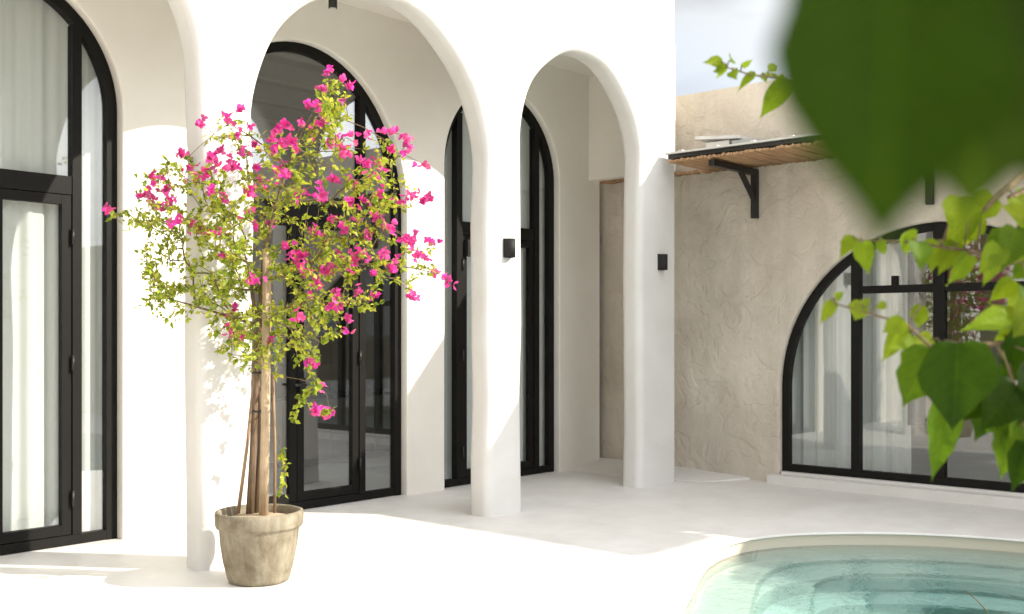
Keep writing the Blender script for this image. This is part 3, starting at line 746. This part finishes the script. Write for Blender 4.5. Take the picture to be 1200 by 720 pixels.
def bract(mb, p, d, nrm, ln, wd, col):
    d = d.normalized(); s = d.cross(nrm).normalized(); u = s.cross(d); c = mb.vert(p + d*ln*.5 - u*ln*.10)
    rim = [mb.vert(p + d*ln*t + s*wd*q + u*ln*h) for t, q, h in ((0, 0, 0), (.22, .36, .06), (.55, .52, .12), (.85, .30, .02), (1, 0, -.08), (.85, -.30, .02), (.55, -.52, .12), (.22, -.36, .06))]
    for i in range(8): mb.face((rim[i], rim[(i+1) % 8], c), True, None, col)
def rv(): return Vector((rnd.gauss(0, 1), rnd.gauss(0, 1), rnd.gauss(0, 1))).normalized()
mb = MB()
for path in leafpts:
    for i in path[-min(len(path), 6):]:
        p, par, _ = nodes[i]
        if par is None: continue
        dirn = (p - nodes[par][0]).normalized()
        for _ in range(rnd.choice((2, 2, 3, 3, 4))):
            d = (dirn*.5 + rv()*.9 + Vector((0, 0, -.25))).normalized()
            v = rnd.random(); g = rnd.uniform(.75, 1.2)
            col = (.28*g, .36*g, .05) if v < .55 else ((.14*g, .22*g, .025) if v < .8 else (.37*g, .40*g, .08))
            small_leaf(mb, p + rv()*.015, d, (rv()+Vector((0, 0, .9))).normalized(), rnd.uniform(.023, .047), rnd.uniform(.016, .031), col)
mb.build('leaves', BLEAF, tree)
mb = MB()
for p in flp:
    for _ in range(rnd.randint(4, 11)):
        q = p + rv()*abs(rnd.gauss(0, .026)); ax = (rv() + Vector((0, 0, .3))).normalized()
        o = ax.orthogonal().normalized(); o2 = ax.cross(o); a0 = rnd.uniform(0, 6.28); g = rnd.uniform(.62, 1.12)
        col = (.84*g, (.05+.11*rnd.random())*g, (.32+.18*rnd.random())*g)
        for k in range(3):                    # three papery bracts
            a = a0 + k*2.094; d = (o*math.cos(a) + o2*math.sin(a) + ax*.55)
            bract(mb, q, d, ax, rnd.uniform(.020, .031), rnd.uniform(.020, .027), col)
mb.build('flowers', PETAL, tree)
for py in (437, 482):
    mb = MB(); c = tp(305, py, -.015); mb.tube([c + FWD*.046*math.sin(a) + RGT*.046*math.cos(a) for a in [2*PI*k/20 for k in range(21)]], .006, 6, False); mb.build('tie', BLACK, tree)
def stake(pts, r, m, label):
    mb = MB(); mb.tube(pts, r, 12); tag(mb.build('support_stake', m, None, pts[0]), label, 'stake', 'stakes supporting the flowering tree')
stake([tp(309, 604, -.05), tp(311, 500, -.05), tp(312, 400, -.05), tp(313, 292, -.05)], [.028, .027, .026, .025], STAKE, 'thick pale cane stake standing in the pot beside the trunk')
stake([tp(279, 602, -.02), tp(290, 520, .0), tp(297, 450, .02), tp(301, 392, .04)], [.011, .010, .010, .009], DSTICK, 'thin dark stick leaning in from the left side of the pot')
stake([tp(322, 604, .06), tp(322, 520, .05), tp(320, 440, .03)], [.009, .009, .008], DSTICK, 'thin brown stick upright on the right side of the pot')

# ---------------------------------------------------------------- garden tree reaching in from the right
rnd = random.Random(77)
gt = thing('garden_tree', (2.55, .05, 0), 'tree with large heart-shaped green leaves reaching in from the right', 'tree')
mb = MB(); TR = [Vector((2.55, .05, -.05)), Vector((2.5, .02, .6)), Vector((2.42, .05, 1.3)), Vector((2.38, -.02, 2.0)), Vector((2.2, -.05, 2.7))]
mb.tube(TR, [.075, .065, .055, .042, .02], 12); mb.build('trunk', BARK, gt)
def heart(mb, p, tip, nrm, wf, col, curl=.12, fold=.18, belly=0):
    d = tip-p; ln = d.length; d.normalize(); s = d.cross(nrm).normalized(); u = s.cross(d).normalized(); wd = ln*wf
    prof = [(0, 0, .10), (.02, .16, -.03), (.10, .36, .0), (.22, .485, .16), (.34, .50, .31), (.47, .45, .46), (.60, .345, .60), (.73, .205, .74), (.85, .085, .86), (.93, .03, .94), (1, 0, 1.0)]
    if not belly: prof = [(a, h_*rnd.uniform(.90, 1.10), c) for a, h_, c in prof]
    if belly: prof = [(a, h_*(1+belly*max(0, a-.35)*(1.25-a)*3), c) for a, h_, c in prof]
    rows = []; wob_ = rnd.uniform(-.04, .04)
    for k, (tt, hw, te) in enumerate(prof):
        row = []
        for q in (-1, -.66, -.33, 0, .33, .66, 1):
            t = tt*(1-abs(q)) + te*abs(q) if k else tt*.0 + .0
            h = u*(ln*(fold*abs(q)*hw - curl*(t*t) + .02*math.sin(9*t+q*4)*abs(q) + wob_*q*t))
            row.append((p + d*(t*ln) + s*(q*hw*wd) + h, (.5+q*hw, t)))
        rows.append(row)
    ids = [[mb.vert(c[0]) for c in r] for r in rows]
    for a in range(len(rows)-1):
        for b in range(6):
            mb.face((ids[a][b], ids[a][b+1], ids[a+1][b+1], ids[a+1][b]), True, [rows[a][b][1], rows[a][b+1][1], rows[a+1][b+1][1], rows[a+1][b][1]], col)
MATURE = (.022, .058, .003); MID = (.055, .112, .008); YOUNG = (.125, .190, .015); DARK = (.016, .041, .001)
def jit(c): g = rnd.uniform(.85, 1.15); return (c[0]*g*rnd.uniform(.9, 1.1), c[1]*g, c[2]*g)
def leaf_at(mb, stem, a, b, wf, col, dep, tilt=.62, dd=0, **kw):
    p = at(a[0], a[1], dep); t = at(b[0], b[1], dep + dd)
    nrm = (-FWD + RGT*rnd.uniform(-tilt, tilt) + Vector((0, 0, rnd.uniform(-.1, tilt)))).normalized()
    heart(mb, p, t, nrm, wf, jit(col), **kw)
    return p
def branch(pts, rads, leaves, dep):
    P = [at(x, y, d) for x, y, d in pts]; nv = len(P)
    z0 = min(2.5, max(.7, P[0].z - .35)); k = max(i for i in range(len(TR)-1) if TR[i].z <= z0)      # where the bough leaves the trunk
    root = TR[k].lerp(TR[k+1], (z0-TR[k].z)/(TR[k+1].z-TR[k].z))
    bend = root.lerp(P[0], .5) + Vector((0, 0, .05))
    mb = MB(); mb.tube([root, bend] + P, [rads[0]*1.9, rads[0]*1.35] + list(rads), 8)
    lf = MB(); poly = P
    for q in leaves:
        a, b, wf, col = q[:4]; tl, dz = q[4:] if len(q) > 4 else (.5, rnd.uniform(-.05, .05))
        p = leaf_at(lf, None, a, b, wf, col, dep + dz, tl, dd=rnd.uniform(-.03, .04))
        bp = None; bd = 9
        for A, B in zip(poly, poly[1:]):
            for s in range(9):
                c = A.lerp(B, s/8)
                if (c-p).length < bd: bd = (c-p).length; bp = c
        if bd > .004: mb.tube([bp, bp.lerp(p, .5)+Vector((0, 0, .006)), p], [.0016, .0014, .0013], 5)
    for j in range(16):                      # leaves further back along the bough
        t = rnd.random(); c = root.lerp(bend, .55+.45*t) if j % 2 else bend.lerp(P[0], t)
        p = c + rv()*.05; d = (rv()*.6 + Vector((0, 0, -.8))).normalized()
        mb.tube([c, c.lerp(p, .5)+Vector((0, 0, .006)), p], [.0018, .0015, .0013], 5)
        heart(lf, p, p + d*rnd.uniform(.06, .11), (SUN_FROM + rv()).normalized(), .75, jit(rnd.choice((MATURE, MID, YOUNG))))
    b = mb.build('branch', TWIG, gt); lf.build('foliage', LEAF, b); return b
# lit twigs in the middle distance
branch([(1420, 190, 2.1), (1290, 262, 1.9), (1183, 310, 1.75), (1139, 295, 1.72), (1067, 284, 1.72), (1000, 282, 1.75)], [.012, .008, .004, .003, .0024, .0015],
  [((1000,278),(984,302),.6,YOUNG),((1010,284),(1018,322),.62,YOUNG),((1030,283),(1038,300),.7,YOUNG),((1062,272),(1066,300),.85,YOUNG),((1075,284),(1082,316),.85,MID),((1098,282),(1092,318),.75,YOUNG),
   ((1120,285),(1100,322),.62,YOUNG),((1136,240),(1110,300),.6,YOUNG),((1140,268),(1115,292),.6,YOUNG),((1150,256),(1126,292),.55,YOUNG),((1135,298),(1112,337),.72,YOUNG),((1180,268),(1168,325),.85,MID),((1200,286),(1190,310),1.1,YOUNG),((1186,328),(1160,356),.75,YOUNG),((1205,340),(1182,372),.9,YOUNG),((1125,232),(1118,276),.7,YOUNG)], 1.72)
branch([(1360, 70, 2.0), (1240, 170, 1.85), (1167, 232, 1.75), (1150, 250, 1.72)], [.010, .007, .005, .003],
  [((1165,232),(1128,262),.75,YOUNG),((1190,232),(1215,262),.9,YOUNG)], 1.75)
branch([(1360, 120, 2.0), (1250, 200, 1.85), (1183, 232, 1.78), (1205, 275, 1.76), (1215, 330, 1.75)], [.010, .007, .005, .004, .003],
  [((1210,232),(1190,215),.9,YOUNG),((1212,300),(1186,330),.9,MID),((1210,345),(1186,362),.95,YOUNG)], 1.75)
branch([(1400, 420, 2.0), (1270, 410, 1.8), (1178, 402, 1.62), (1130, 405, 1.6), (1090, 406, 1.6), (1062, 380, 1.6), (1020, 368, 1.6), (978, 356, 1.6)], [.012, .008, .004, .0034, .003, .0022, .0018, .0012],
  [((974,352),(963,383),.62,YOUNG),((980,350),(988,342),.9,YOUNG),((1010,354),(1000,378),.8,YOUNG),((1014,362),(1004,350),.8,YOUNG),((1038,356),(1026,362),.8,YOUNG),((1058,374),(1034,392),.8,YOUNG),((1080,358),(1074,388),.62,YOUNG),
   ((1060,388),(1032,424),.55,YOUNG),((1066,390),(1042,410),.6,YOUNG),((1092,398),(1062,402),.5,YOUNG),((1090,408),(1062,480),.85,MID,.2,.0),((1122,402),(1120,512),.82,MATURE,.12,-.08),((1106,466),(1098,568),.40,MID,.15,-.03),((1092,412),(1070,460),.7,YOUNG),
   ((1180,372),(1130,384),.45,YOUNG),((1165,462),(1128,492),.8,DARK),((1190,452),(1150,506),.75,DARK),((1215,360),(1190,395),1.1,YOUNG),((1225,385),(1172,455),.8,MATURE),((1175,480),(1142,500),.8,MID),((1195,490),(1172,566),.52,MID),((1215,470),(1190,575),.45,MID),((1205,520),(1186,578),.6,DARK),((1225,430),(1195,500),.7,DARK)], 1.6)
branch([(1420, 330, 2.0), (1300, 380, 1.8), (1215, 372, 1.68), (1180, 388, 1.66)], [.010, .006, .003, .002],
  [((1182,385),(1166,402),.8,YOUNG),((1190,378),(1160,352),.6,YOUNG),((1200,372),(1172,420),.75,MID),((1214,380),(1188,440),.8,MATURE),((1210,365),(1196,330),.9,MID)], 1.66)
branch([(1400, 480, 1.9), (1280, 470, 1.75), (1210, 452, 1.65), (1160, 455, 1.64)], [.010, .006, .003, .002],
  [((1160,455),(1135,476),.7,DARK),((1172,458),(1140,520),.62,MATURE),((1186,455),(1165,520),.62,MID),((1200,456),(1196,530),.7,MATURE),((1215,460),(1215,540),.7,MID),((1186,500),(1180,545),.7,YOUNG)], 1.64)
branch([(1380, 150, 1.9), (1270, 215, 1.75), (1200, 262, 1.68), (1165, 300, 1.66)], [.010, .006, .003, .002],
  [((1200,258),(1176,240),.7,YOUNG),((1190,268),(1178,318),.75,MID),((1172,290),(1148,320),.65,YOUNG),((1215,255),(1205,300),.8,MID),((1165,300),(1155,338),.7,YOUNG)], 1.66)
# the thin sprig against the sky
branch([(1180, 105, 2.3), (1060, 112, 2.2), (960, 104, 2.1), (912, 92, 2.1), (880, 88, 2.1), (848, 78, 2.1)], [.007, .005, .0028, .0022, .0018, .001],
  [((846,74),(826,72),.55,YOUNG),((850,80),(834,84),.6,YOUNG),((852,78),(838,92),.5,YOUNG),((856,72),(858,64),.6,YOUNG),((858,84),(862,92),.7,YOUNG),((870,78),(882,70),.5,YOUNG),((884,86),(862,108),.42,YOUNG),((892,88),(898,95),.6,YOUNG),((900,82),(912,76),.6,YOUNG),((905,92),(898,82),.5,YOUNG),((922,96),(890,138),.55,YOUNG),((918,92),(905,100),.7,YOUNG)], 2.1)
# the big near leaves, far out of focus
nb = [(1500, -320, .50), (1330, -140, .38), (1180, -80, .235), (1060, -85, .20)]
P = [at(*q) for q in nb]; mb = MB(); mb.tube([TR[3]] + P, [.02, .006, .004, .003, .0025], 8); lf = MB()
NEARM = (.026, .052, .004)
for (a, b, wf, col, dep, dd) in [((1050, -90), (1036, 292), .66, DARK, .19, -.008), ((1165, -90), (1142, 256), .86, NEARM, .225, .015), ((1275, -80), (1255, 262), 1.0, DARK, .25, .0), ((1105, -60), (1086, 226), .9, NEARM, .22, .0), ((1010, -50), (965, 12), .8, DARK, .23, .0)]:
    leaf_at(lf, None, a, b, wf, col, dep, .15, dd, curl=.05, fold=.14, belly=.9)
b = mb.build('branch', TWIG, gt); lf.build('foliage', BROADLEAF, b)
# an unseen dense bough, added to shade those near leaves from the sun
q0 = Vector((1.05, -1.0, 2.27)); pts = [TR[3], TR[3].lerp(q0, .5) + Vector((0, 0, .2)), q0 + Vector((-.2, -.05, .0))]
mb = MB(); mb.tube(pts, [.02, .012, .004], 8); lf = MB()
for j in range(260):
    p = q0 + Vector((rnd.uniform(-.32, .32), rnd.uniform(-.32, .32), rnd.uniform(-.3, .3))); d = (rv()*.6 + Vector((0, 0, -.8))).normalized()
    heart(lf, p, p + d*rnd.uniform(.08, .13), (SUN_FROM + rv()*.5).normalized(), .8, jit(rnd.choice((MATURE, DARK, MID))))
b = mb.build('branch', TWIG, gt); lf.build('foliage', LEAF, b)
# crown of the same tree, above and to the right of the view
for k in range(7):
    a = rnd.uniform(-1.6, .1); e = Vector((math.cos(a), math.sin(a), 0)); s0 = TR[3].lerp(TR[4], rnd.random())
    pts = [s0, s0 + e*.4 + Vector((0, 0, .25)), s0 + e*.8 + Vector((0, 0, .35+rnd.uniform(-.2, .2)))]
    mb = MB(); mb.tube(pts, [.014, .009, .003], 7); lf = MB()
    for j in range(26):
        p = pts[0].lerp(pts[2], rnd.uniform(.2, 1)) + rv()*.12
        d = (rv()*.6 + Vector((0, 0, -.8))).normalized(); heart(lf, p, p + d*rnd.uniform(.07, .12), rv(), .75, jit(rnd.choice((MATURE, MID, YOUNG))))
    b = mb.build('branch', TWIG, gt); lf.build('foliage', LEAF, b)

# a thread-thin twig standing in the water near the steps
def on_water(px, py):
    t = (CAM_H + .095)/(py-392); d = FWD*FPX + RGT*(px-600); return Vector((d.x*t, d.y*t, -.095))
q = on_water(1156, 716); mb = MB(); mb.tube([q + Vector((0, 0, -.05)), q, q + Vector((-.02, .05, .06)), q + Vector((-.05, .10, .105))], [.004, .004, .003, .002], 6)
tag(mb.build('twig', TWIG, None, q), 'thin dark twig sticking out of the pool water', 'twig')
